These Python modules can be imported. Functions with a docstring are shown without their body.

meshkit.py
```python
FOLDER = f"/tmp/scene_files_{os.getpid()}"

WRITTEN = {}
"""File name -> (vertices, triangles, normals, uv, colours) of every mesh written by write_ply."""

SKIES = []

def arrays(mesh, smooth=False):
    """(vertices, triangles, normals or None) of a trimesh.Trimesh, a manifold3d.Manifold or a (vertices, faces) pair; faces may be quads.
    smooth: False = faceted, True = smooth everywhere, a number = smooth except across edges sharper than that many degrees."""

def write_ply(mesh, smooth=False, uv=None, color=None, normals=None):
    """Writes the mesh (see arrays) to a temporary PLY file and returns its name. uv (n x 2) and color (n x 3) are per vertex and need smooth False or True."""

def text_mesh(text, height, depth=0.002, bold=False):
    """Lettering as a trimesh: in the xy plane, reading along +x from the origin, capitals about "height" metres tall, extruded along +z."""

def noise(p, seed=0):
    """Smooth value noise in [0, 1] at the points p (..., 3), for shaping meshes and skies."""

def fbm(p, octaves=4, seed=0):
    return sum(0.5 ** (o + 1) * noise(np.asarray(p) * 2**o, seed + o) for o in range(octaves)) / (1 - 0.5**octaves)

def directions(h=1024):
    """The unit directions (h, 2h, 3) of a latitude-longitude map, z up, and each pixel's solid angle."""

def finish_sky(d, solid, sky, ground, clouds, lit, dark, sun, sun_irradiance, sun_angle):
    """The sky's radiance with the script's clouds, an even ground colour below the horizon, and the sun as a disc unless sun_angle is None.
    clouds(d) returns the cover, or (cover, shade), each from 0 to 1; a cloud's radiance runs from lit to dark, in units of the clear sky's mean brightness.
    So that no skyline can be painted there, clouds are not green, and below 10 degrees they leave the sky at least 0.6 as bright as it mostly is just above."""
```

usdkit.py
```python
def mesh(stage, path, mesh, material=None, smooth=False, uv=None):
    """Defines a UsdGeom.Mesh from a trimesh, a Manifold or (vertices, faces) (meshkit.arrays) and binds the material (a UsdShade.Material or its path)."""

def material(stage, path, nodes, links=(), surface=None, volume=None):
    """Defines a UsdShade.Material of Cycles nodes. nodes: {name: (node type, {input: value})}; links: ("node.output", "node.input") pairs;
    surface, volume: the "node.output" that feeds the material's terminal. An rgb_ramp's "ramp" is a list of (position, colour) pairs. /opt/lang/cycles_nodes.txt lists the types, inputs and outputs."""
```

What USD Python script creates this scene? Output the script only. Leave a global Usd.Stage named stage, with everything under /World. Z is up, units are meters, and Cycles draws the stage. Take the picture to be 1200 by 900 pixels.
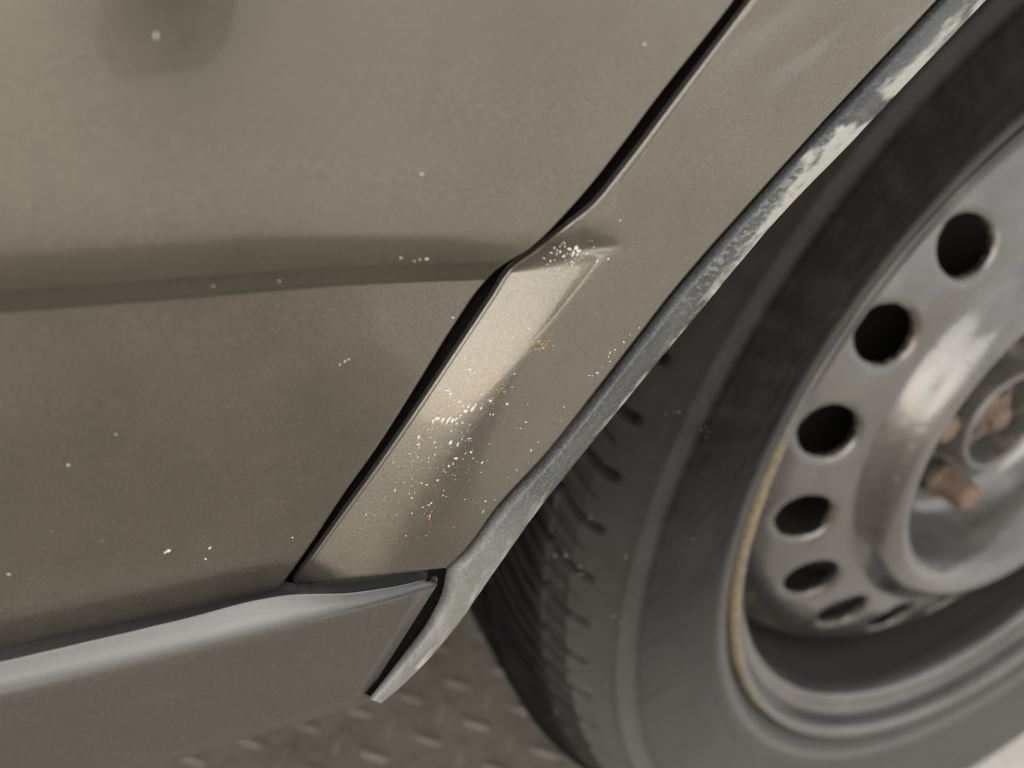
import math, random
import numpy as np, trimesh, usdkit, meshkit
import manifold3d as m3
from scipy.interpolate import PchipInterpolator as Pchip
from pxr import Usd, UsdGeom, UsdLux, UsdShade, Gf, Sdf, Vt

random.seed(5)
rng = np.random.default_rng(5)
stage = Usd.Stage.CreateInMemory()
UsdGeom.SetStageUpAxis(stage, 'Z'); UsdGeom.SetStageMetersPerUnit(stage, 1.0)
UsdGeom.Xform.Define(stage, '/World')

# ------------------------------------------------------------------ camera, sky, sun, exposure
# x runs along the car towards its rear, y into the car, z up; the origin is the centre of the rear wheel, ground at z = -0.3
PITCH, YAW, ROLL = 0.48109, 0.48652, -0.129845
EYE = np.array([-0.41904, -0.192677, 0.186134])
FPX = 926.57                                        # focal length in pixels of a 1200 x 900 picture
cp, sp, cy, sy, cr, sr = math.cos(PITCH), math.sin(PITCH), math.cos(YAW), math.sin(YAW), math.cos(ROLL), math.sin(ROLL)
FWD = np.array([sy * cp, cy * cp, -sp]); _r = np.array([cy, -sy, 0.0]); _d = np.cross(FWD, _r)
RIGHT, DOWN = cr * _r + sr * _d, -sr * _r + cr * _d
ROT = np.stack([RIGHT, DOWN, FWD])
cam = UsdGeom.Camera.Define(stage, '/World/camera')
M = np.eye(4); M[0, :3], M[1, :3], M[2, :3], M[3, :3] = RIGHT, -DOWN, -FWD, EYE
cam.AddTransformOp().Set(Gf.Matrix4d(*M.ravel().tolist()))
HAP = 36.0
cam.CreateHorizontalApertureAttr(HAP); cam.CreateVerticalApertureAttr(HAP * 0.75)
cam.CreateFocalLengthAttr(FPX / 1200 * HAP)
cam.CreateClippingRangeAttr(Gf.Vec2f(0.01, 1000.0))
cam.CreateFStopAttr(8.5); cam.CreateFocusDistanceAttr(0.185)
cam.CreateExposureAttr(0.92)

SUN_DIR = np.array([-0.50, -0.78, 0.25]); SUN_DIR /= np.linalg.norm(SUN_DIR)
sky_m = usdkit.material(stage, '/World/Looks/sky', {
    'sky': ('sky_texture', {'sky_type': 'single_scattering', 'sun_disc': False, 'sun_elevation': float(math.asin(SUN_DIR[2])), 'sun_rotation': float(math.atan2(SUN_DIR[0], SUN_DIR[1]))}),
    'tc': ('texture_coordinate', {}),
    'n': ('noise_texture', {'scale': 2.2, 'detail': 5.0, 'roughness': 0.6}),
    'r': ('rgb_ramp', {'ramp': [(0.35, (4.4, 4.36, 4.26)), (0.65, (8.8, 8.7, 8.5))]}),
    'm': ('mix_color', {'fac': 0.88, 'use_clamp': False}),
    'b': ('background_shader', {'strength': 0.1})},
    [('tc.generated', 'n.vector'), ('n.fac', 'r.fac'), ('sky.color', 'm.a'), ('r.color', 'm.b'), ('m.result', 'b.color')], surface='b.background')
dome = UsdLux.DomeLight.Define(stage, '/World/sky')
UsdShade.MaterialBindingAPI.Apply(dome.GetPrim()).Bind(sky_m)
dome.GetPrim().SetCustomDataByKey('kind', 'structure')
sun = UsdLux.DistantLight.Define(stage, '/World/sun')
sun.CreateNormalizeAttr(True); sun.CreateIntensityAttr(0.17); sun.CreateAngleAttr(56.0); sun.CreateColorAttr(Gf.Vec3f(1.0, 0.97, 0.91))
zz = SUN_DIR; xx = np.cross([0, 0, 1.0], zz); xx /= np.linalg.norm(xx); yy = np.cross(zz, xx)
S = np.eye(4); S[0, :3], S[1, :3], S[2, :3] = xx, yy, zz
sun.AddTransformOp().Set(Gf.Matrix4d(*S.ravel().tolist()))

# ------------------------------------------------------------------ helpers
names = {}
def numbered(path):
    k = names.get(path, -1) + 1; names[path] = k
    return path if k == 0 else f'{path}_{k:03d}'
def data(p, **kw):
    for k, v in kw.items():
        if v: p.SetCustomDataByKey(k, v)
def obj(name, mesh, mat, parent='/World', smooth=True, label=None, category=None, group=None, kind=None, attrs=None):
    path = numbered(f'{parent}/{name}')
    m = usdkit.mesh(stage, path, mesh, mat, smooth=smooth)
    for k, a in (attrs or {}).items():
        UsdGeom.PrimvarsAPI(m).CreatePrimvar(k, Sdf.ValueTypeNames.FloatArray, 'vertex').Set(Vt.FloatArray.FromNumpy(np.asarray(a, np.float32)))
    data(m.GetPrim(), label=label, category=category, group=group, kind=kind)
    return path
def thing(name, parent='/World', **kw):
    path = numbered(f'{parent}/{name}')
    data(UsdGeom.Xform.Define(stage, path).GetPrim(), **kw)
    return path
def grid(P, wrap=False):
    """(vertices, faces) of an n x m x 3 array of points; wrap closes the second index."""
    n, m = P.shape[:2]
    i, j = np.meshgrid(np.arange(n - 1), np.arange(m if wrap else m - 1), indexing='ij')
    j1 = (j + 1) % m
    q = np.stack([i * m + j, i * m + j1, (i + 1) * m + j1, (i + 1) * m + j], -1).reshape(-1, 4)
    return P.reshape(-1, 3), q
def flip(g): return g[0], g[1][:, ::-1]
def unp(p, Y):
    """the point of depth y = Y that stands at the pixel p of the 1200 x 900 picture"""
    p = np.asarray(p, float)
    d = ((p[..., 0:1] - 600) / FPX) * RIGHT + ((p[..., 1:2] - 450) / FPX) * DOWN + FWD
    return EYE + d * ((np.asarray(Y)[..., None] - EYE[1]) / d[..., 1:2])
def poly(pts):
    """smooth curve through points, by arc length 0..1"""
    pts = np.asarray(pts, float)
    s = np.r_[0, np.cumsum(np.linalg.norm(np.diff(pts, axis=0), axis=1))]; s /= s[-1]
    f = Pchip(s, pts)
    return lambda t: f(np.asarray(t, float))
def sstep(a, b, x):
    t = np.clip((x - a) / (b - a), 0, 1); return t * t * (3 - 2 * t)
def revolve(prof, th):
    """revolve (r, y) about the y axis through the wheel's centre; th in radians, closed when it spans the circle"""
    r, y = np.asarray(prof, float).T
    P = np.stack([r[:, None] * np.cos(th), np.repeat(y[:, None], len(th), 1), r[:, None] * np.sin(th)], -1)
    return P
TH = lambda n: np.linspace(0, 2 * math.pi, n, endpoint=False)
def resample(prof, n):
    prof = np.asarray(prof, float)
    s = np.r_[0, np.cumsum(np.linalg.norm(np.diff(prof, axis=0), axis=1))]
    return Pchip(s, prof)(np.linspace(0, s[-1], n))
def box(lo, hi):
    b = trimesh.creation.box(np.subtract(hi, lo)); b.apply_translation(np.add(lo, hi) / 2); return b

# ------------------------------------------------------------------ materials
L = '/World/Looks/'
def mat(name, nodes, links, surface='p.BSDF'): return usdkit.material(stage, L + name, nodes, links, surface=surface)
GEO = ('geometry', {})
def paint_mat(name, base):
    c = np.array(base)
    return mat(name, {
        'g': GEO,
        'n1': ('noise_texture', {'scale': 38.0, 'detail': 6.0, 'roughness': 0.62}),
        'n2': ('noise_texture', {'scale': 2600.0, 'detail': 2.0, 'roughness': 0.7}),
        'n3': ('noise_texture', {'scale': 1500.0, 'detail': 3.0, 'roughness': 0.6}),
        'mx': ('mix_float', {'fac': 0.74}),
        'r': ('rgb_ramp', {'ramp': [(0.25, tuple(c * 0.66)), (0.5, tuple(c)), (0.75, tuple(c * 1.38))]}),
        'rr': ('map_range', {'from_min': 0.3, 'from_max': 0.7, 'to_min': 0.22, 'to_max': 0.30}),
        'b': ('bump', {'strength': 0.07, 'distance': 0.0004}),
        'p': ('principled_bsdf', {'metallic': 0.78, 'coat_weight': 0.6, 'coat_roughness': 0.05, 'specular_ior_level': 0.4})},
        [('g.position', 'n1.vector'), ('g.position', 'n2.vector'), ('g.position', 'n3.vector'), ('n1.fac', 'mx.a'), ('n2.fac', 'mx.b'), ('mx.result', 'r.fac'),
         ('r.color', 'p.base_color'), ('n1.fac', 'rr.value'), ('rr.result', 'p.roughness'), ('n3.fac', 'b.height'), ('b.normal', 'p.normal')])
paint = paint_mat('brown_paint', (0.172, 0.154, 0.127))
chip_m = mat('bare_chip', {'p': ('principled_bsdf', {'base_color': (0.76, 0.74, 0.68), 'roughness': 0.5})}, [])
rustspot_m = mat('rust_spot', {'g': GEO, 'n': ('noise_texture', {'scale': 1500.0}), 'r': ('rgb_ramp', {'ramp': [(0.3, (0.22, 0.12, 0.045)), (0.7, (0.58, 0.43, 0.22))]}),
                               'p': ('principled_bsdf', {'roughness': 0.85})}, [('g.position', 'n.vector'), ('n.fac', 'r.fac'), ('r.color', 'p.base_color')])
def worn_mat(name, base, worn, rough=0.42, wear_rough=0.8, dust=0.35, bump=0.3, spec=0.5, amp=1.5, nscale=260.0, soft=0.12):
    """dark plastic or rubber with a per-vertex wear mask, also carrying painted light, broken up by noise"""
    c = np.array(base)
    return mat(name, {
        'g': GEO, 'a': ('attribute', {'attribute': 'wear_tone'}),
        'n1': ('noise_texture', {'scale': nscale, 'detail': 8.0, 'roughness': 0.72}),
        'n2': ('noise_texture', {'scale': 45.0, 'detail': 5.0, 'roughness': 0.6}),
        'n3': ('noise_texture', {'scale': 1400.0, 'detail': 3.0}),
        'k0': ('math', {'math_type': 'multiply_add', 'value2': amp, 'value3': -amp / 2}),
        'k1': ('math', {'math_type': 'add'}),
        'k2': ('map_range', {'from_min': 0.5 - soft, 'from_max': 0.5 + soft, 'to_min': 0.0, 'to_max': 1.0, 'clamp': True}),
        'r': ('rgb_ramp', {'ramp': [(0.3, tuple(c * (1 - dust))), (0.7, tuple(c * (1 + dust)))]}),
        'm': ('mix_color', {'b': tuple(worn)}),
        'rr': ('mix_float', {'a': rough, 'b': wear_rough}),
        'b': ('bump', {'strength': bump, 'distance': 0.0004}),
        'p': ('principled_bsdf', {'specular_ior_level': spec})},
        [('g.position', 'n1.vector'), ('g.position', 'n2.vector'), ('g.position', 'n3.vector'), ('n1.fac', 'k0.value1'), ('a.fac', 'k1.value1'), ('k0.value', 'k1.value2'), ('k1.value', 'k2.value'),
         ('n2.fac', 'r.fac'), ('r.color', 'm.a'), ('k2.result', 'm.fac'), ('m.result', 'p.base_color'), ('k2.result', 'rr.fac'), ('rr.result', 'p.roughness'),
         ('n3.fac', 'b.height'), ('b.normal', 'p.normal')])
plastic = worn_mat('worn_plastic', (0.058, 0.062, 0.064), (0.50, 0.49, 0.45), rough=0.21, amp=0.7, nscale=1100.0, soft=0.45)
sill_m = worn_mat('sill_plastic', (0.064, 0.0565, 0.047), (0.52, 0.525, 0.51), rough=0.24, dust=0.08, bump=0.03, amp=0.12, nscale=900.0, soft=0.5)
ledge_m = mat('dark_ledge_plastic', {'p': ('principled_bsdf', {'base_color': (0.022, 0.024, 0.024), 'roughness': 0.4})}, [])
seal_m = mat('black_rubber_seal', {'p': ('principled_bsdf', {'base_color': (0.006, 0.0055, 0.005), 'roughness': 0.8, 'specular_ior_level': 0.1})}, [])
under_m = mat('underbody_black', {'g': GEO, 'n': ('noise_texture', {'scale': 30.0, 'detail': 5.0}), 'r': ('rgb_ramp', {'ramp': [(0.3, (0.012, 0.011, 0.01)), (0.7, (0.035, 0.03, 0.025))]}),
                                  'p': ('principled_bsdf', {'roughness': 0.85})}, [('g.position', 'n.vector'), ('n.fac', 'r.fac'), ('r.color', 'p.base_color')])
rubber = worn_mat('tyre_rubber', (0.008, 0.0077, 0.0074), (0.20, 0.195, 0.186), rough=0.65, dust=0.2, bump=0.25, spec=0.05, amp=0.16, nscale=120.0, soft=0.5)
def metal_mat(name, base, worn, metallic=0.9, rough=(0.25, 0.36), bump=0.04, coat=0.0):
    c = np.array(base)
    return mat(name, {
        'g': GEO, 'a': ('attribute', {'attribute': 'wear_tone'}), 'ag': ('attribute', {'attribute': 'shade_grime'}), 'mg': ('mix_color', {'b': (0.012, 0.011, 0.010)}), 'gr': ('mix_float', {'b': 0.6}), 'gm': ('mix_float', {'b': 0.0}),
        'n1': ('noise_texture', {'scale': 420.0, 'detail': 8.0, 'roughness': 0.75}),
        'n2': ('noise_texture', {'scale': 28.0, 'detail': 6.0, 'roughness': 0.65}),
        'k0': ('math', {'math_type': 'multiply_add', 'value2': 1.5, 'value3': -0.75}),
        'k1': ('math', {'math_type': 'add'}),
        'k2': ('map_range', {'from_min': 0.38, 'from_max': 0.62, 'to_min': 0.0, 'to_max': 1.0, 'clamp': True}),
        'r': ('rgb_ramp', {'ramp': [(0.3, tuple(c * 0.8)), (0.7, tuple(c * 1.12))]}),
        'rw': ('rgb_ramp', {'ramp': [(0.3, tuple(np.array(worn) * 0.55)), (0.7, tuple(np.array(worn) * 1.3))]}),
        'm': ('mix_color', {}),
        'ro': ('map_range', {'from_min': 0.3, 'from_max': 0.7, 'to_min': rough[0], 'to_max': rough[1]}),
        'ro2': ('mix_float', {'b': 0.85}),
        'mt': ('mix_float', {'a': metallic, 'b': 0.0}),
        'b': ('bump', {'strength': bump, 'distance': 0.0005}),
        'p': ('principled_bsdf', {'coat_weight': coat, 'coat_roughness': 0.06})},
        [('g.position', 'n1.vector'), ('g.position', 'n2.vector'), ('n1.fac', 'k0.value1'), ('a.fac', 'k1.value1'), ('k0.value', 'k1.value2'), ('k1.value', 'k2.value'),
         ('n2.fac', 'r.fac'), ('n1.fac', 'rw.fac'), ('r.color', 'm.a'), ('rw.color', 'm.b'), ('k2.result', 'm.fac'), ('m.result', 'mg.a'), ('ag.fac', 'mg.fac'), ('mg.result', 'p.base_color'),
         ('n2.fac', 'ro.value'), ('ro.result', 'ro2.a'), ('k2.result', 'ro2.fac'), ('ro2.result', 'gr.a'), ('ag.fac', 'gr.fac'), ('gr.result', 'p.roughness'), ('k2.result', 'mt.fac'), ('mt.result', 'gm.a'), ('ag.fac', 'gm.fac'), ('gm.result', 'p.metallic'),
         ('n1.fac', 'b.height'), ('b.normal', 'p.normal')])
rim_m = metal_mat('silver_rim_paint', (0.165, 0.160, 0.152), (0.22, 0.17, 0.095), rough=(0.18, 0.27), coat=0.7)
bolt_m = metal_mat('rusty_bolt', (0.12, 0.09, 0.07), (0.22, 0.15, 0.105), metallic=0.4, rough=(0.5, 0.8), bump=0.25)
hub_m = metal_mat('dull_hub_metal', (0.20, 0.195, 0.19), (0.20, 0.15, 0.11), metallic=0.8, rough=(0.3, 0.5), bump=0.3)
floor_m = mat('tread_plate_steel', {
    'g': GEO, 'n1': ('noise_texture', {'scale': 14.0, 'detail': 8.0, 'roughness': 0.65}), 'n2': ('noise_texture', {'scale': 160.0, 'detail': 6.0, 'roughness': 0.7}), 'mx': ('mix_float', {'fac': 0.4}),
    'r': ('rgb_ramp', {'ramp': [(0.3, (0.16, 0.138, 0.108)), (0.5, (0.28, 0.248, 0.203)), (0.72, (0.40, 0.362, 0.30))]}),
    'b': ('bump', {'strength': 0.35, 'distance': 0.001}),
    'p': ('principled_bsdf', {'roughness': 0.5, 'metallic': 0.2})},
    [('g.position', 'n1.vector'), ('g.position', 'n2.vector'), ('n1.fac', 'mx.a'), ('n2.fac', 'mx.b'), ('mx.result', 'r.fac'), ('r.color', 'p.base_color'), ('n2.fac', 'b.height'), ('b.normal', 'p.normal')])
concrete_m = mat('pale_concrete', {
    'g': GEO, 'n1': ('noise_texture', {'scale': 7.0, 'detail': 9.0, 'roughness': 0.6}), 'n2': ('noise_texture', {'scale': 90.0, 'detail': 7.0, 'roughness': 0.7}), 'mx': ('mix_float', {'fac': 0.5}),
    'r': ('rgb_ramp', {'ramp': [(0.3, (0.55, 0.51, 0.45)), (0.5, (0.70, 0.67, 0.605)), (0.72, (0.77, 0.745, 0.69))]}),
    'b': ('bump', {'strength': 0.4, 'distance': 0.002}),
    'p': ('principled_bsdf', {'roughness': 0.8})},
    [('g.position', 'n1.vector'), ('g.position', 'n2.vector'), ('n1.fac', 'mx.a'), ('n2.fac', 'mx.b'), ('mx.result', 'r.fac'), ('r.color', 'p.base_color'), ('n2.fac', 'b.height'), ('b.normal', 'p.normal')])

# ------------------------------------------------------------------ the setting: steel tread plate floor
GZ = -0.3
floor = thing('ground', kind='structure')
obj('concrete', box((-14, -14, GZ - 0.1), (14, 14, GZ - 0.004)), concrete_m, floor, smooth=False)
obj('tread_plate', box((-4.2, -1.35, GZ - 0.02), (-0.12, 1.3, GZ)), floor_m, floor, smooth=False)
def bar_mesh(cx, cy, ang):
    n, m = 12, 7
    u = np.linspace(-1, 1, n)[:, None]; w = np.linspace(-1, 1, m)[None]
    half = 0.0034 * np.sqrt(np.clip(1 - u * u, 0, 1)) + 0.0002
    X, Y = 0.0122 * u + 0 * w, half * w
    Z = 0.0017 * np.sqrt(np.clip(1 - u * u, 0, 1)) * (1 - np.abs(w) ** 2.5)
    c, s = math.cos(ang), math.sin(ang)
    return np.stack([cx + c * X - s * Y, cy + s * X + c * Y, GZ + 0.0002 + Z], -1)
PITCHB = 0.027
far_v, far_f, nv = [], [], 0
for i in range(-44, 26):
    for j in range(-44, 26):
        cx, cyy = i * PITCHB * 0.7071 + j * PITCHB * 0.7071, (j - i) * PITCHB * 0.7071
        if not (-1.3 < cx < -0.145 and -1.07 < cyy < 0.75): continue
        P = bar_mesh(cx, cyy, (math.pi / 4 if (i + j) % 2 else -math.pi / 4) + 0.12)
        d = P.reshape(-1, 3).mean(0) - EYE; c3 = ROT @ d
        px, py = c3[:2] / c3[2] * FPX + [600, 450] if c3[2] > 0.01 else (-9e9, 0)
        if (120 < px < 720 and 640 < py < 960):
            obj('raised_bar', flip(grid(P)), floor_m, floor)
        else:
            v, f = flip(grid(P)); far_v.append(v); far_f.append(f + nv); nv += len(v)
obj('raised_bars', (np.vstack(far_v), np.vstack(far_f)), floor_m, floor, kind='stuff')

# ------------------------------------------------------------------ the car
car = thing('parked_car', label='brown parked car seen close up at its rear door, wheel arch and steel wheel', category='car')
YD = -0.06                     # the outer skin of door and rear wing
A = 0.0068                     # depth of the pressed step below the crease

# lines read from the photograph's shapes (1200 x 900), turned into places in space below
door_edge = [(1120, -380), (1020, -225), (930, -95), (862, 0), (780, 104), (704, 204), (667, 246), (622, 289), (591, 308), (564, 334), (533, 378), (489, 449), (444, 520), (400, 582), (362, 640), (326, 690)]
wing_edge = [(1138, -380), (1038, -225), (948, -90), (879, 0), (791, 118), (727, 204), (694, 244), (667, 266), (627, 297), (598, 319), (579, 349), (533, 418), (489, 484), (444, 549), (400, 609), (372, 648), (346, 683)]
trim_in = [(1440, -380), (1290, -205), (1185, -92), (1095, 0), (1055, 43), (967, 137), (878, 236), (789, 338), (744, 396), (700, 453), (640, 529), (580, 594), (546, 640), (522, 664)]
trim_out = [(1500, -330), (1345, -175), (1240, -80), (1153, 0), (1100, 60), (1042, 117), (1011, 156), (949, 214), (896, 271), (856, 321), (800, 390), (740, 460), (700, 512), (660, 560), (620, 608), (564, 694), (547, 720), (511, 763), (467, 807), (446, 824)]
trim_in_low = trim_in + [(517, 690), (502, 723), (467, 772), (431, 819)]
def xz_by_y(pts):      # pixel curve -> x as a function of pixel y
    p = np.array(sorted(pts, key=lambda q: q[1]), float); f = Pchip(p[:, 1], p[:, 0]); return f
door_x, wing_x, tin_x = xz_by_y(door_edge), xz_by_y(wing_edge), xz_by_y(trim_in)

# crease band of the door in pixels: top, kink and bottom
def band(px):
    return np.interp(px, [-900, 0, 267, 500, 640, 900], [370, 304, 286, 277, 276, 280]), np.interp(px, [-900, 0, 267, 400, 560, 900], [402, 342, 321, 312, 307, 305]), np.interp(px, [-900, 0, 222, 400, 500, 570, 700, 900], [446, 367, 350, 335, 330, 328, 326, 326])
def door_h(px, py):
    """height of the outer skin over the plane YD, positive outwards"""
    a, k, b = band(px)
    up = A * np.clip((py - (a - 8)) / (k - a + 8), 0, 1) ** 2 * 0.36
    h = -up - (A * 0.64) * (0.3 * sstep(0, 1, (py - k) / (b - k)) + 0.7 * np.clip((py - k) / (b - k), 0, 1))
    h = h - 0.0022 * sstep(350, 760, py) ** 1.5                     # tucks under towards the sill
    h = h + 0.0005 * np.exp(-((py - (a - 18)) / 80) ** 2)            # the skin swells above the crease
    return h + 0.0002 * np.sin(px / 170 + 1.3) * np.sin(py / 130)
SIDE = 'body'
def offset_edge(rows_px, rows_y, n_in, inward):
    pass

# door: rows run along the crease, columns to the edge at the gap
NV, NU = 420, 260
tv = np.linspace(0, 1, NV)
py_edge = np.interp(tv, [0, 0.12, 0.50, 0.74, 1], [-380, 0, 262, 350, 690])
left_y = np.interp(tv, [0, 0.12, 0.50, 0.74, 1], [-330, 90, 355, 450, 985])
tu = 1 - (1 - np.linspace(0, 1, NU)) ** 1.7
ex = door_x(py_edge) - np.interp(py_edge, [180, 350], [5.5, 2.5])
PX = -900 + (ex[:, None] + 900) * tu[None]
# rows bend so that they end at the door edge
bl = np.interp(PX, [-900, 0, 320], [985, 757, 690])
PYr = left_y[:, None] * (1 - (PX + 900) / (ex[:, None] + 900)) + py_edge[:, None] * ((PX + 900) / (ex[:, None] + 900))
H = door_h(PX, PYr)
Pd = unp(np.stack([PX, PYr], -1), YD - H)
# hem at the gap: rolls in over 2 mm, then a flange 16 mm deep
def hem(P, out_dir, depth=0.016, r=0.0016, n=6):
    """P: n x 3 line of edge points; out_dir: n x 3 unit vectors in the skin pointing off the panel. Returns extra columns."""
    cols = []
    for k in range(1, n + 1):
        a = k / n * math.pi / 2
        cols.append(P + out_dir * (r * math.sin(a)) + np.array([0, r * (1 - math.cos(a)), 0]))
    cols.append(cols[-1] + np.array([0, depth, 0]))
    return np.stack(cols, 1)
def off_dir(P, other):
    """unit vectors along P's in-plane normal, pointing away from the points `other`"""
    t = np.gradient(P, axis=0); n = np.stack([t[:, 2], 0 * t[:, 0], -t[:, 0]], 1); n /= np.linalg.norm(n, axis=1)[:, None] + 1e-12
    s = np.sign(((P - other) * n).sum(1)); return n * s[:, None]
hemR = hem(Pd[:, -1], off_dir(Pd[:, -1], Pd[:, -20]), r=0.001)
Pd2 = np.concatenate([Pd, hemR], 1)
hb = hem(Pd2[-1], np.tile([0.15, 0, -0.98], (Pd2.shape[1], 1)), depth=0.02).transpose(1, 0, 2)
Pd2 = np.concatenate([Pd2, hb], 0)
top = np.stack([Pd2[0] + np.array([0, 0.02 * k, 0.09 * k]) for k in range(6, 0, -1)])
Pd2 = np.concatenate([top, Pd2], 0)
rear_door = obj('rear_door', flip(grid(Pd2)), paint, car)

# the rear wing (quarter panel): a strip between the gap and the arch trim
NT, NS = 420, 150
wl = poly(np.array([(x + np.interp(y, [-380, 345], [13.0, 1.5]), y) for x, y in wing_edge])[::-1]); wr = poly(np.array(trim_in)[::-1])
# matching stations so that strips run square to the strip
tt = np.linspace(0, 1, NT)
Lp = wl(np.interp(tt, [0, 1], [0, 1])); Rp = wr(np.interp(tt, [0, 0.25, 1], [0, 0.22, 1]))
ss = np.linspace(0, 1, NS); ss = ss + 0.06 * np.sin(2 * math.pi * ss) * -1
W = Lp[:, None] * (1 - ss[None, :, None]) + Rp[:, None] * ss[None, :, None]
ridge = poly([(728, 286), (704, 308), (680, 338), (640, 388), (592, 450), (545, 515), (500, 585), (462, 650), (440, 690)])(np.linspace(0, 1, 300))
from scipy.spatial import cKDTree
ridge_tree = cKDTree(ridge)
ridge_x = Pchip(ridge[:, 1], ridge[:, 0])
def wing_h(px, py):
    yy_ = np.clip(py, 286, 690)
    rx = ridge_x(yy_); gx_ = wing_x(np.clip(py, -380, 683))
    s = (px - gx_) / np.maximum(rx - gx_, 8)                          # 0 at the gap, 1 on the ridge
    s = np.clip(s, -0.2, 1.6)
    d = ridge_tree.query(np.stack(np.broadcast_arrays(px, py), -1))[0] * np.sign(rx - px)      # pixels to the left of the ridge
    d = d + (0.71 * (728 - px) - d) * sstep(300, 284, py)
    w = 5 + 24 * sstep(360, 640, py)
    low = -A / (64 - 8 * sstep(400, 620, py)) * 0.5 * (d + np.sqrt(d * d + w * w)) * sstep(-70, -4, d)
    low = np.maximum(low, -2.2 * A)
    # the pressed step's upper edge
    yb = np.interp(px, [560, 600, 660, 705, 760], [326, 322, 317, 306, 300])
    ya = np.interp(px, [560, 640, 680, 720, 760], [286, 256, 250, 250, 258])
    k = sstep(0, 1, (py - ya) / np.maximum(yb - ya, 6))
    h = low * k
    h = h - 0.0006 * np.exp(-((px - gx_) / 26.0) ** 2) * (1 - k) * sstep(1, .6, s)
    h = h + 0.0006 * sstep(0, 1, (px - gx_) / 200) * sstep(285, 180, py) - 0.0011 * sstep(0.55, 1.0, (px - gx_) / np.maximum(tin_x(np.clip(py, -380, 664)) - gx_, 10))
    h = h + 0.00035 * np.sin(px / 40 + py / 66) * sstep(230, 60, py) * sstep(0.2, 0.6, (px - gx_) / 200)   # gentle waves in the upper skin
    for cx_, cy_, l_, w_, a_ in ((945, 58, 46, 11, 0.00042), (905, 18, 60, 15, 0.0004), (1062, 22, 40, 5, 0.00012)):
        p_, q_ = (px - cx_) * 0.78 - (py - cy_) * 0.62, (px - cx_) * 0.62 + (py - cy_) * 0.78
        h = h - 1.7 * a_ * np.exp(-(p_ / l_) ** 2 - (q_ / w_) ** 2)
    return h
Hw = wing_h(W[..., 0], W[..., 1])
Pw = unp(W, YD - Hw)
# beyond the frame the panel goes on over the wheel
def ext(P0, pts): return np.vstack([P0[-1:] * 0 + np.array(pts, float)])
arch_w = np.array([(-0.14, 0.29), (-0.06, 0.325), (0.05, 0.33), (0.16, 0.295), (0.26, 0.215), (0.325, 0.11), (0.36, 0.0), (0.375, -0.06)])
outer_w = np.array([(-0.10, 0.62), (0.0, 0.66), (0.15, 0.66), (0.35, 0.62), (0.55, 0.5), (0.68, 0.3), (0.72, 0.1), (0.72, -0.06)])
extra = np.stack([np.stack([np.stack([o[0] * (1 - s) + a[0] * s, YD + 0.25 * max(0, (o[1] * (1 - s) + a[1] * s) - 0.35) ** 2, o[1] * (1 - s) + a[1] * s]) for s in ss]) for o, a in zip(outer_w, arch_w)])
hemL = hem(Pw[:, 0], off_dir(Pw[:, 0], Pw[:, 20]), r=0.0008, depth=0.001)[:, ::-1]
hemT = hem(Pw[:, -1], off_dir(Pw[:, -1], Pw[:, -20]), depth=0.01, r=0.0012)
Pw2 = np.concatenate([hemL, Pw, hemT], 1)
dn = np.stack([Pw[0] + np.array([0, 0.0, 0.0])]) if False else None
hbw = hem(Pw2[0], np.tile([0.1, 0, -0.99], (Pw2.shape[1], 1)), depth=0.012, r=0.001).transpose(1, 0, 2)[::-1]
Pw2 = np.concatenate([hbw, Pw2], 0)
wing = obj('rear_wing', grid(Pw2), paint, car)
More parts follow.
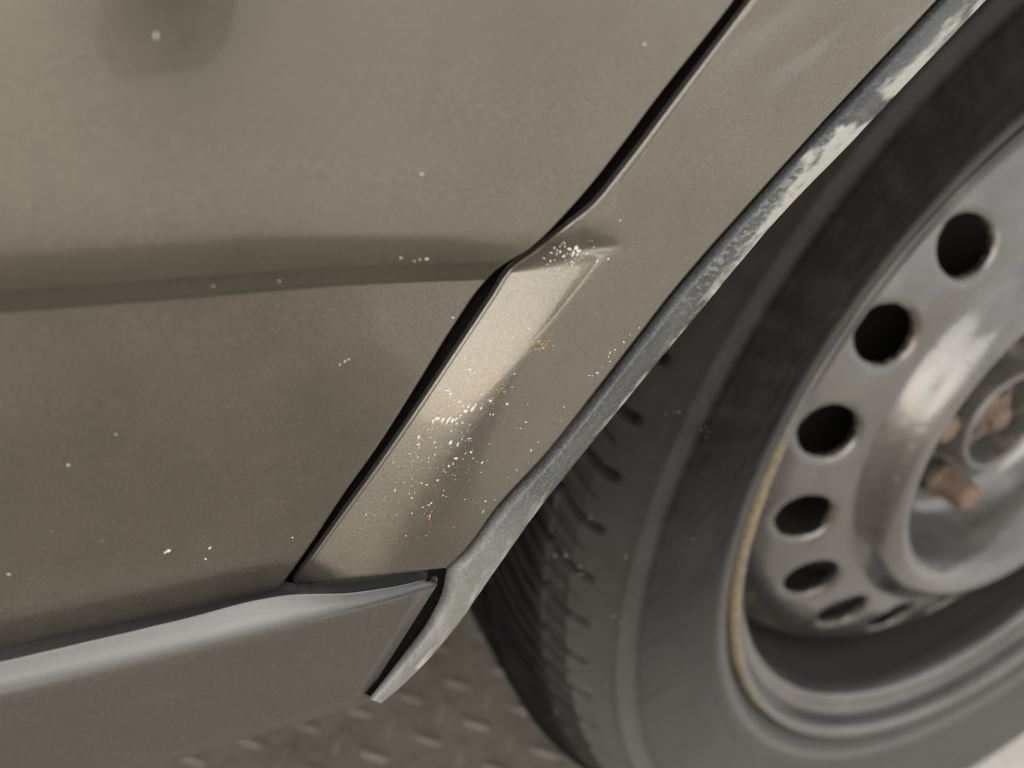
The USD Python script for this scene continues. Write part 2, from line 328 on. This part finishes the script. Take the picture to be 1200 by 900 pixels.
ex2 = np.concatenate([np.stack([Pw[-1]]), extra], 0)
obj('upper_wing', grid(ex2), paint, car)

# black seal in the gap, set deep
gl = poly(door_edge)(np.linspace(0, 1, 120)); gr_ = poly(wing_edge)(np.linspace(0, 1, 120))
sdep = np.maximum(-wing_h(gr_[:, 0] + 4.5, gr_[:, 1]), -door_h(gl[:, 0] - 5.5, gl[:, 1])) + 0.0021
sl = np.stack([unp(gl + (gr_ - gl) * k, YD + sdep + dd) for k, dd in ((-1.2, 0.02), (-0.5, 0.006), (0.0, 0.003), (0.5, 0.0012), (1.0, 0.0), (1.5, 0.0003), (1.9, 0.001))], 1)
obj('door_seal', flip(grid(sl)), seal_m, car)

# wheel arch trim: a worn plastic strip between two curves
NTr = 700
ti = poly(trim_in_low[::-1])(np.linspace(0, 1, NTr)); to = poly(trim_out[::-1])(np.linspace(0, 1, NTr))
from scipy.ndimage import gaussian_filter1d
_b = sstep(20, 110, np.arange(NTr))[:, None]
to = to * (1 - _b) + _b * gaussian_filter1d(to, 26, axis=0, mode='nearest')
# (u across, height out of the skin plane)
sec = [(0.02, -0.010), (0.03, -0.006), (0.06, -0.0022), (0.12, -0.0008), (0.20, 0.0004), (0.30, 0.0013), (0.40, 0.0019), (0.50, 0.0021), (0.62, 0.0018), (0.75, 0.0010), (0.88, -0.0001), (0.96, -0.0011), (1.0, -0.0026), (1.0, -0.006), (0.985, -0.016)]
sec = resample(np.array(sec) * [1, 80], 44) / [1, 80]
arc = np.linspace(0, 1, NTr)
lowfade = sstep(0.0, 0.06, arc)
Tp, wear_tone = [], []
nz = lambda a, k, s: meshkit.fbm(np.stack([a * k, 0 * a + s, 0 * a], -1), octaves=4)
edge_wob = (nz(arc, 60, 3.3) - 0.5) * 0.03
for u, hh in sec:
    uu = u * (1 + (edge_wob if u > 0.8 else 0))
    p = ti + (to - ti) * np.asarray(uu)[..., None] if np.ndim(uu) else ti + (to - ti) * uu
    Tp.append(unp(p, np.full(NTr, YD + 0.0012) - hh * (0.55 + 0.45 * lowfade)))
    # wear: beige scuffs on the outer half of the upper run, a dusty lower run
    y_, x_ = p[:, 1], p[:, 0]
    n1 = nz(arc + u * 0.004, 26, 7.7); n2 = nz(arc + u * 0.02, 90, 1.1); n4 = meshkit.fbm(np.stack([arc * 48, 0 * arc + u * 6 + 3, 0 * arc], -1), octaves=5); n5 = meshkit.fbm(np.stack([arc * 330, 0 * arc + u * 9, 0 * arc + 7], -1), octaves=3)
    reach = np.interp(y_, [-60, 10, 40, 75, 105, 122, 140, 152, 185, 205, 235, 262, 300, 335, 370], [0.95, 0.92, 0.80, 0.72, 0.62, 0.94, 1.0, 0.58, 0.50, 0.70, 0.82, 0.76, 0.86, 0.96, 1.1])
    scuff = sstep(-0.16, 0.20, u - reach - 0.9 * (n4 - 0.5)) * 0.85
    fine = 0.26 * sstep(400, 300, y_) * sstep(110, 190, y_) * sstep(0.52, 0.66, n5) * sstep(0.28, 0.5, u) * 1.3
    dusty = 0.40 * sstep(560, 720, y_) + 0.12 * sstep(440, 560, y_)
    wear_tone.append(np.clip(0.05 + scuff + fine + dusty * (0.8 + 0.5 * (n2 - 0.5)), 0, 1))
Tp = np.stack(Tp, 1); wear_tone = np.stack(wear_tone, 1)
g = grid(Tp)
trim = obj('arch_trim', g, plastic, car, attrs={'wear_tone': wear_tone.ravel()})
# the trim's run over the wheel beyond the frame
sec2 = [(0.0, -0.01), (0.0, 0.0), (0.2, 0.0022), (0.5, 0.0016), (1.0, -0.0012), (1.0, -0.016)]
aw = np.vstack([Tp[-1, 4][[0, 2]][None], arch_w]); ins = aw * 0.955
awd = poly(aw)(np.linspace(0, 1, 60)); ind = poly(ins)(np.linspace(0, 1, 60))
up = np.stack([np.stack([awd[:, 0] * (1 - u) + ind[:, 0] * u, np.full(60, YD + 0.0012 - h_), awd[:, 1] * (1 - u) + ind[:, 1] * u], -1) for u, h_ in sec2], 1)
obj('arch_trim', grid(up), plastic, car, attrs={'wear_tone': np.full(60 * len(sec2), 0.3)})

# the dark seam behind the trim where the sill ends
sa = poly([(512, 655), (508, 690), (474, 744), (426, 812)])(np.linspace(0, 1, 40)); sb = poly([(528, 660), (524, 692), (488, 744), (438, 818)])(np.linspace(0, 1, 40))
obj('sill_seam', grid(np.stack([unp(sa + (sb - sa) * k, np.full(40, YD + 0.004)) for k in (-0.6, 0, 0.5, 1, 1.6)], 1)), seal_m, car)
# sill moulding: dark ledge, rounded shoulder that catches the sky, then the face
N = 420
sx = np.linspace(0, 1, N)
def ln(pts): return poly(pts)(sx)
e0 = ln([(-420, 838), (-200, 798), (0, 757), (111, 734), (222, 712), (307, 694), (345, 685), (400, 682), (450, 675), (515, 662)])
e1 = ln([(-420, 866), (-200, 822), (0, 778), (111, 752), (222, 725), (307, 703), (345, 698), (400, 697), (450, 691), (512, 676)])
e2 = ln([(-420, 908), (-200, 865), (0, 818), (111, 793), (222, 768), (307, 748), (345, 737), (400, 721), (450, 707), (510, 688)])
e3 = ln([(-420, 1060), (-200, 1010), (0, 946), (111, 912), (222, 880), (311, 852), (345, 843), (380, 833), (405, 826), (430, 814)])
secs = []
def add_line(p, y): secs.append(unp(p, np.full(N, y) if np.ndim(y) == 0 else y))
YS = YD - 0.0035
endroll = 0.004 * sstep(0.965, 1.0, sx) ** 2
add_line(e0 + [0, -6], YD + 0.016)
add_line(e0 + [0, 0], YD + 0.010)
add_line(e0 * 0.5 + e1 * 0.5, YD + 0.0062)
add_line(e0 * 0.15 + e1 * 0.85, YD + 0.0036)
for k, dy in ((0, 0.0026), (0.2, 0.0006), (0.4, -0.0012), (0.6, -0.0026), (0.8, -0.0036), (1.0, -0.0041)):
    add_line(e1 * (1 - k) + e2 * k, YD + 0.0005 + dy + endroll)
for k in (0.05, 0.12, 0.25, 0.45, 0.65, 0.8, 0.9, 0.95):
    add_line(e2 * (1 - k) + e3 * k, YD - 0.0038 + 0.0045 * k ** 1.3 + endroll)
add_line(e3, YD + 0.0025 + endroll); add_line(e3 + [4, 2], YD + 0.008); add_line(e3 + [10, 4], YD + 0.03)
Ps = np.stack(secs, 0)
# finer across
Ps = np.stack([Pchip(np.arange(len(Ps)), Ps)(t) for t in np.linspace(0, len(Ps) - 1, 90)], 0)
endc = hem(Ps[:, -1], np.tile([0.8, 0, 0.2], (len(Ps), 1)), depth=0.012, r=0.0008)
Ps = np.concatenate([Ps, endc], 1)
rowi = np.linspace(0, 1, 90)[:, None]; ci = np.linspace(0, 1, Ps.shape[1])[None]
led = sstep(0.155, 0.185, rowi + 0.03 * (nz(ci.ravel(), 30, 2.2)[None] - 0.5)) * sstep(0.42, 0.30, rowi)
dust_sheen = 0.04 + 0.55 * led  # shoulder band: light dust, plus a sky highlight painted into the colour
sheen_s = np.clip(dust_sheen + 0 * ci, 0, 1)
sill = obj('sill_moulding', grid(Ps[14:]), sill_m, car, attrs={'wear_tone': sheen_s[14:].ravel()})
obj('ledge', grid(Ps[:15]), ledge_m, sill)

# inner parts: wheelhouse, underbody, floor pan
th = np.linspace(-0.25, math.pi - 0.11, 90)
wh = revolve(resample([(0.345, -0.035), (0.35, 0.0), (0.36, 0.1), (0.36, 0.26), (0.30, 0.272), (0.05, 0.275)], 16), th)
obj('wheelhouse', grid(wh), under_m, car)
ub = trimesh.util.concatenate([box((-2.4, -0.035, 0.02), (-0.385, 1.55, 0.05)), box((-0.385, 0.30, 0.03), (0.385, 1.55, 0.06)), box((0.385, -0.03, 0.03), (0.9, 1.55, 0.06)),
                               box((-2.4, 0.9, -0.12), (1.0, 0.95, 0.04))])
obj('underbody', ub, under_m, car, smooth=False)

# ------------------------------------------------------------------ the wheel
wheel = thing('wheel', car)
# tyre, with its tread cut as real grooves
prof = [(0.192, 0.014), (0.2005, 0.006), (0.2045, -0.002), (0.2075, -0.0075), (0.2105, -0.0098), (0.2140, -0.0096), (0.2165, -0.0100), (0.224, -0.0142), (0.236, -0.0186), (0.248, -0.0204), (0.258, -0.0202), (0.2645, -0.0190), (0.2665, -0.0200), (0.2695, -0.0198), (0.2712, -0.0168), (0.2755, -0.0105), (0.2810, -0.0020), (0.2865, 0.0070), (0.2915, 0.0160), (0.2960, 0.0270), (0.3000, 0.0400), (0.3006, 0.0700), (0.3006, 0.1000), (0.2998, 0.1300), (0.2975, 0.1500), (0.290, 0.1660), (0.27, 0.186), (0.245, 0.192), (0.215, 0.184), (0.2, 0.17)]
pr = resample(prof, 330)
thv = np.r_[np.linspace(math.radians(105), math.radians(285), 1500, endpoint=False), np.linspace(math.radians(285), math.radians(465), 260, endpoint=False)]
dpr = np.gradient(pr, axis=0); nr = np.stack([-dpr[:, 1], dpr[:, 0]], 1); nr /= np.linalg.norm(nr, axis=1)[:, None]
if nr[165] @ [1, 0] < 0: nr = -nr
r_, y_ = pr[:, 0][:, None], pr[:, 1][:, None]
tread = (sstep(0.272, 0.280, r_) * (y_ < 0.16)).astype(float)
pitch = math.radians(360 / 76)
def groove(d, w, soft=0.0006): return 1 - sstep(w / 2 - soft, w / 2 + soft, np.abs(d))
depth = np.zeros((len(pr), len(thv)))
t2 = thv[None] + 0 * y_
ph = t2 + 0.55 * np.clip(y_ - 0.004, 0, 1) * 1.2 + 2.0 * np.clip(y_ + 0.004, 0, .04) ** 1.5 * 8
lat = ((ph / pitch) % 1 - 0.5) * pitch * 0.3
mask_lat = sstep(-0.0095, -0.003, y_) * sstep(0.044, 0.040, y_)
depth = np.maximum(depth, 0.0062 * groove(lat, 0.0042) * mask_lat)
lat2 = (((ph / pitch) + 0.5) % 1 - 0.5) * pitch * 0.3
depth = np.maximum(depth, 0.0036 * groove(lat2, 0.0022, 0.0005) * sstep(-0.004, 0.002, y_) * sstep(0.044, 0.040, y_))
depth = np.maximum(depth, 0.0014 * groove(y_ - 0.0085, 0.0016, 0.0004) + 0 * t2)

for yc in (0.046, 0.085, 0.122): depth = np.maximum(depth, 0.0065 * groove(y_ - yc, 0.0095, 0.0012) + 0 * t2)
lat3 = (((t2 + y_ * 1.6) / pitch) % 1 - 0.5) * pitch * 0.3
depth = np.maximum(depth, 0.005 * groove(lat3, 0.0042) * sstep(0.05, 0.052, y_) * sstep(0.118, 0.116, y_))
depth = depth * tread
# moulded ring on the shoulder, faint marks on the sidewall
side = sstep(0.222, 0.226, r_) * sstep(0.258, 0.254, r_) * (y_ < 0.02)
wob = 0.00025 * (meshkit.fbm(np.stack([np.cos(t2) * 14, np.sin(t2) * 14, r_ * 60 + 0 * t2], -1), octaves=3) - 0.5) * (r_ > 0.215)
rings = sum(0.0006 * groove(r_ - rc, 0.0014, 0.0005) for rc in (0.2230, 0.2330, 0.2590)) * (y_ < 0)
disp = -depth + wob + rings
R_ = r_ + nr[:, 0][:, None] * disp; Y_ = y_ + nr[:, 1][:, None] * disp
PT = np.stack([R_ * np.cos(t2), Y_, R_ * np.sin(t2)], -1)
low = PT[..., 2] < GZ + 0.002
PT[..., 2] = np.where(low, np.maximum(PT[..., 2], GZ + 0.0015), PT[..., 2])
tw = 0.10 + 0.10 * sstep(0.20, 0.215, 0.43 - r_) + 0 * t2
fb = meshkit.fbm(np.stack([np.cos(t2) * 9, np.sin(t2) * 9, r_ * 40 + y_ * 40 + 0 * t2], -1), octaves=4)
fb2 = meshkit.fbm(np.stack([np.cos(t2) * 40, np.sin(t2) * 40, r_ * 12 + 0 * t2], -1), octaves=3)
low_bounce = sstep(0.06, -0.18, PT[..., 2]) * (Y_ < 0.0)  # paler low sidewall: ground bounce painted into the rubber colour
arch_shade = sstep(0.02, 0.14, PT[..., 2])  # top kept darker: arch shade put into the colour
tw = np.clip(0.03 * (1 - arch_shade) * (y_ < 0) + 0.07 * (fb - 0.5) + 0.46 * low_bounce + 0.16 * sstep(0.260, 0.264, r_) * sstep(0.292, 0.284, r_) * (y_ < 0.02) + 0.05 * (fb2 - 0.4) + 0.35 * np.exp(-((r_ - 0.2115) / 0.0025) ** 2) * (y_ < 0), 0, 1)
v, f = grid(PT, wrap=True)
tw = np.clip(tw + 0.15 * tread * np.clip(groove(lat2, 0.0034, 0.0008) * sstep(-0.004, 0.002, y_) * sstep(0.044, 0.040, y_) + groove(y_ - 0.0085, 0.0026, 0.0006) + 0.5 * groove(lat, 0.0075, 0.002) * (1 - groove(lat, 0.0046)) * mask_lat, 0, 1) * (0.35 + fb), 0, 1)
obj('tyre', (v, f), rubber, wheel, attrs={'wear_tone': tw.ravel()})
# dried mud spots on the tread and sidewall
def blob(c, n, r, k=9, squash=0.35):
    """an irregular flat speck at c with normal n"""
    n = n / np.linalg.norm(n); a = np.cross(n, [0.3, 0.2, 0.9]); a /= np.linalg.norm(a); b = np.cross(n, a)
    an = np.linspace(0, 2 * math.pi, k, endpoint=False); rr = r * rng.uniform(0.35, 1.3, k); el = rng.uniform(0.6, 1.5)
    ring = c + np.outer(rr * np.cos(an) * el, a) + np.outer(rr * np.sin(an) / el, b)
    v = np.vstack([ring, c + n * r * squash]); return v, np.array([[i, (i + 1) % k, k] for i in range(k)])
def join(parts):
    v, f, n = [], [], 0
    for a, b in parts: v.append(a); f.append(b + n); n += len(a)
    return np.vstack(v), np.vstack(f)
# rim: barrel with curled flange
rp = resample([(0.1985, 0.012), (0.2015, 0.006), (0.2035, 0.0005), (0.2030, -0.0040), (0.2005, -0.0062), (0.1975, -0.0052), (0.1955, -0.0015), (0.1942, 0.0035), (0.1925, 0.0064), (0.1900, 0.0074), (0.1872, 0.0082), (0.1850, 0.0098), (0.1838, 0.0130), (0.1838, 0.0180), (0.1850, 0.0300), (0.1855, 0.0650), (0.1750, 0.0850), (0.1660, 0.0900), (0.1650, 0.1100), (0.1830, 0.1300), (0.1900, 0.1650), (0.2, 0.17)], 190)
thr = TH(540)
PR = revolve(rp, thr)
rr_ = rp[:, 0][:, None] + 0 * thr[None]; ry = rp[:, 1][:, None]; ta = thr[None] + 0 * ry
nn = meshkit.fbm(np.stack([np.cos(ta) * 12, np.sin(ta) * 12, ry * 30 + 0 * ta], -1), octaves=4)
rust = sstep(math.radians(164), math.radians(174), ta) * sstep(math.radians(232), math.radians(205), ta)
onedge = np.exp(-((rp[:, 0] - 0.2022) / 0.0032) ** 2)[:, None] * (ry < 0.006)
dirt_up = sstep(math.radians(100), math.radians(125), ta) * sstep(math.radians(172), math.radians(160), ta)
wr_ = np.clip(0.05 + 0.9 * rust * onedge * (0.1 + 1.5 * nn) + 0.15 * nn, 0, 1)
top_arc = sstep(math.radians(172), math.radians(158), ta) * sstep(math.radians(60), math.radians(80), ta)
gm_ = np.clip(np.maximum(sstep(0.0115, 0.016, ry) * 0.95 + 0 * ta, top_arc * sstep(0.012, 0.008, ry) * (0.9 + 0.9 * (nn - 0.5))), 0, 1)  # barrel wall: brake dust plus painted shade; upper flange arc darker
gm_ = np.maximum(gm_, 0.75 * np.exp(-((rp[:, 0] - 0.1945) / 0.0016) ** 2)[:, None] * (ry > -0.003) * (0.6 + 0.6 * nn))  # darker line along the flange groove
obj('rim', grid(PR, wrap=True), rim_m, wheel, attrs={'wear_tone': wr_.ravel(), 'shade_grime': np.clip(gm_, 0, 1).ravel()})
# disc with round holes, pressed ridge and bowl
NH = 17; RH = 0.1370; HR = 0.0140; H0 = math.radians(174.2)
cs = m3.CrossSection.circle(0.1765, 260) - m3.CrossSection.circle(0.0255, 90)
hang = [H0 + 2 * math.pi * k / NH for k in range(NH)]
for a in hang: cs = cs - m3.CrossSection.circle(HR, 40).translate((RH * math.cos(a), RH * math.sin(a)))
disc = m3.Manifold.extrude(cs, 0.0035).refine_to_length(0.0016)
mm = disc.to_mesh(); dv, df = np.array(mm.vert_properties[:, :3], float), np.array(mm.tri_verts)
dprof = Pchip([0.0, 0.028, 0.058, 0.066, 0.072, 0.077, 0.081, 0.085, 0.090, 0.096, 0.103, 0.109, 0.115, 0.121, 0.129, 0.137, 0.148, 0.157, 0.165, 0.171, 0.1765],
              [0.046, 0.046, 0.046, 0.0452, 0.0415, 0.0310, 0.0180, 0.0085, 0.0025, 0.0000, 0.0035, 0.0115, 0.0168, 0.0180, 0.0194, 0.0224, 0.0266, 0.0312, 0.0375, 0.0445, 0.0530])
rad = np.hypot(dv[:, 0], dv[:, 1])
hd = np.min([np.hypot(dv[:, 0] - RH * math.cos(a), dv[:, 1] - RH * math.sin(a)) for a in hang], 0) - HR
lip = 0.0016 * np.clip(1 - hd / 0.0045, 0, 1) ** 2
V = np.stack([dv[:, 0], dprof(rad) + lip + dv[:, 2], dv[:, 1]], 1)
dw = 0.05 + 0.22 * meshkit.fbm(V * 60, octaves=3) + 0.25 * sstep(0.160, 0.170, rad) + 0.25 * np.clip(1 - hd / 0.002, 0, 1)
dm = trimesh.Trimesh(V, df[:, ::-1], process=False)
obj('disc', (V, df[:, ::-1]), rim_m, wheel, smooth=True, attrs={'wear_tone': np.clip(dw, 0, 1)})
# lug bolts: rusty hexagon heads
def bolt(a):
    rows = []
    for r, y in ((0.0001, 0.0215), (0.0055, 0.0215), (0.0068, 0.0222), (0.0084, 0.0240), (0.0086, 0.0260), (0.0086, 0.0385), (0.0110, 0.0390), (0.0112, 0.0425), (0.0095, 0.0450), (0.0095, 0.05)):
        n = 36; tt_ = TH(n)
        hexr = r if y > 0.0386 or r < 0.007 else r * (math.cos(math.pi / 6) / np.cos((tt_ % (math.pi / 3)) - math.pi / 6)) * 1.03
        rows.append(np.stack([hexr * np.cos(tt_), np.full(n, y), hexr * np.sin(tt_)], -1))
    P = np.stack(rows); P[..., 0] += 0.05 * math.cos(a); P[..., 2] += 0.05 * math.sin(a); return P
for k in range(4):
    P = bolt(math.radians(-93 + 90 * k))
    v, f = grid(P, wrap=True)
    obj('lug_bolt', (v, f), bolt_m, wheel, smooth=35 if False else True, attrs={'wear_tone': np.full(len(v), 0.55)})
# hub boss in the middle with its recess and spindle nut
hp = resample([(0.0345, 0.050), (0.0335, 0.044), (0.0318, 0.040), (0.0312, 0.026), (0.0304, 0.0235), (0.0288, 0.0228), (0.0272, 0.0240), (0.0266, 0.030), (0.0262, 0.041), (0.0240, 0.043), (0.0001, 0.0435)], 60)
v, f = grid(revolve(hp, TH(120)), wrap=True)
obj('hub', (v, f), hub_m, wheel, attrs={'wear_tone': np.clip(0.1 + 0.5 * meshkit.fbm(v * 120, octaves=3), 0, 1)})
nutp = []
for r, y in ((0.0001, 0.026), (0.0060, 0.026), (0.0072, 0.0275), (0.0072, 0.031), (0.0125, 0.031), (0.0140, 0.033), (0.0140, 0.043)):
    tt_ = TH(36); hr = r if r < 0.01 else r * math.cos(math.pi / 6) / np.cos((tt_ % (math.pi / 3)) - math.pi / 6)
    nutp.append(np.stack([hr * np.cos(tt_), np.full(36, y), hr * np.sin(tt_)], -1))
v, f = grid(np.stack(nutp), wrap=True)
obj('spindle_nut', (v, f), bolt_m, wheel, attrs={'wear_tone': np.full(len(v), 0.5)})
dr = revolve(resample([(0.02, 0.064), (0.13, 0.064), (0.138, 0.07), (0.138, 0.12)], 30), TH(120))
v, f = grid(dr, wrap=True)
obj('brake_drum', (v, f), under_m, wheel)

# ------------------------------------------------------------------ small damage: paint chips, rust spots
def to_px(P):
    q = (P - EYE) @ ROT.T; return q[..., :2] / q[..., 2:] * FPX + [600, 450]
def wing_at(px, py): return unp(np.array([px, py]), np.array(YD - wing_h(np.array(px), np.array(py)) - 0.00005))
def door_at(px, py): return unp(np.array([px, py]), np.array(YD - door_h(np.array(px), np.array(py)) - 0.00005))
OUT = np.array([0, -1.0, 0])
PXM = 0.165 / FPX                                       # metres per pixel on the skin
chips = []
def chip(x, y, r, at=wing_at):
    if at is wing_at and not (wing_x(min(y, 683)) + 12 < x < tin_x(min(y, 664)) - 3 and y < 672): return
    chips.append(blob(at(x, y), OUT, 1.2 * r * PXM, k=9, squash=0.08))
for _ in range(46):
    chip(rng.normal(664, 20), rng.normal(297, 10), abs(rng.normal(0.7, 0.5)) + 0.4)
for x, y, r in ((668, 292, 3.2), (676, 290, 3.6), (679, 294, 2.8), (672, 297, 2.5), (661, 300, 2.0), (700, 306, 1.6), (646, 296, 1.5), (727, 258, 1.3)): chip(x, y, r)
for x, y, r in ((514, 491, 3.4), (520, 492, 3.8), (526, 492, 4.2), (531, 493, 3.4), (535, 491, 2.6), (549, 477, 3.6), (554, 480, 3.2), (547, 482, 3.0), (557, 475, 2.2), (551, 434, 2.6), (556, 437, 1.6),
                (526, 458, 2.8), (529, 461, 2.2), (564, 478, 1.8), (508, 494, 2.2), (540, 487, 2.0), (575, 470, 1.6), (545, 420, 1.6), (620, 385, 1.6), (601, 395, 1.4)): chip(x, y, r)
for _ in range(260):
    t = rng.beta(2.2, 2.8); x0, y0 = 600 + (430 - 600) * t, 395 + (610 - 395) * t
    w = rng.normal(0, 1)
    chip(x0 + 22 * w - 4 + rng.normal(0, 6), y0 + 10 * w + 26 + rng.normal(0, 12), min(rng.lognormal(-0.75, 0.65), 2.6))
for _ in range(60):
    t = rng.uniform(0, 1); chip(560 + rng.normal(0, 55) - 40, 550 + rng.normal(0, 45), abs(rng.normal(0, 0.5)) + 0.3)
for _ in range(26):
    t = rng.uniform(0, 1); x0, y0 = 760 + (560 - 760) * t, 372 + (610 - 372) * t
    chip(x0 - 6 + rng.normal(0, 3), y0 + rng.normal(0, 3), abs(rng.normal(0.4, 0.4)) + 0.4)
obj('paint_chips', join(chips), chip_m, wing, smooth=False, kind='stuff')
chips = []
for x, y, r in ((398, 427, 1.8), (404, 424, 1.5), (409, 421, 1.3), (197, 645, 2.6), (194, 647, 2.0), (246, 642, 2.0), (241, 655, 1.6), (343, 630, 1.6), (183, 42, 2.0), (494, 204, 1.8), (250, 335, 1.8), (327, 329, 1.4),
                (470, 302, 1.6), (492, 304, 1.6), (500, 303, 1.8), (485, 306, 1.2), (80, 545, 1.6), (10, 673, 1.6), (531, 372, 1.5), (755, 52, 1.4)): chip(x, y, r, door_at)
for _ in range(5): chip(rng.uniform(20, 480), rng.uniform(380, 640), abs(rng.normal(0, 0.5)) + 0.3, door_at)
chips = [(v.mean(0) + (v - v.mean(0)) * 0.75, f) for v, f in chips]
obj('paint_chips', join(chips), chip_m, rear_door, smooth=False, kind='stuff')
spots = []
for cx, cy_, s, n in ((634, 403, 6, 70), (587, 455, 4, 22), (612, 293, 2, 5), (500, 603, 3, 8)):
    for _ in range(n): spots.append(blob(wing_at(cx + rng.normal(0, s), cy_ + rng.normal(0, s * 0.75)) - OUT * 0 + OUT * 0.00004, OUT, PXM * (0.4 + abs(rng.normal(0, 0.8))), k=7, squash=0.08))
obj('rust_spots', join(spots), rustspot_m, wing, smooth=False, kind='stuff')

# pale dried mud on the tread
q = (PT.reshape(-1, 3) - EYE) @ ROT.T
tpx = q[:, :2] / q[:, 2:] * FPX + [600, 450]
mud = []
def tyre_spot(x, y, r):
    m = np.where((np.abs(tpx[:, 0] - x) < 3) & (np.abs(tpx[:, 1] - y) < 3) & (q[:, 2] > 0))[0]
    if len(m):
        k = m[np.argmin(q[m, 2])]; p = PT.reshape(-1, 3)[k]
        n = EYE - p; n = n / np.linalg.norm(n)
        mud.append(blob(p + n * 0.0006, n, r * q[k, 2] / FPX, k=8, squash=0.4))
for x, y, r in ((655, 651, 3), (660, 655, 3.4), (664, 658, 2.6), (675, 668, 2.8), (680, 677, 3.2), (657, 684, 3), (732, 651, 3.2), (720, 722, 3), (724, 725, 2), (688, 785, 3.4), (665, 780, 2.4), (686, 807, 3.2), (664, 802, 2.6),
                (711, 803, 2.2), (712, 830, 2), (826, 508, 2.6), (823, 504, 2), (812, 636, 2), (645, 838, 2.4), (692, 608, 2.2), (697, 611, 2), (792, 485, 2.2), (780, 490, 1.8)):
    for _ in range(3): tyre_spot(x + rng.normal(0, 2.2), y + rng.normal(0, 2.2), r * rng.uniform(0.25, 0.75))
mud_m = mat('dried_mud', {'p': ('principled_bsdf', {'base_color': (0.17, 0.16, 0.145), 'roughness': 0.9})}, [])
if mud: obj('mud_specks', join(mud), mud_m, wheel, smooth=False, kind='stuff')

# the phone that takes the picture, seen only as the dark patch that the door mirrors
phone_m = mat('phone_case', {'p': ('principled_bsdf', {'base_color': (0.02, 0.02, 0.022), 'roughness': 0.5})}, [])
from shapely.geometry import box as sbox
ph_ = trimesh.creation.extrude_polygon(sbox(-0.040, -0.026, -0.010, 0.026).buffer(0.012), 0.008, engine='earcut')
ph_.vertices = EYE - 0.009 * FWD + np.outer(ph_.vertices[:, 0] * -0.8 + 0.01, RIGHT) + np.outer(ph_.vertices[:, 1] + 0.020, DOWN) + np.outer(-ph_.vertices[:, 2], FWD)
obj('smartphone', ph_, phone_m, smooth=False, label='dark smartphone mirrored as a dim patch at the top of the door', category='phone')
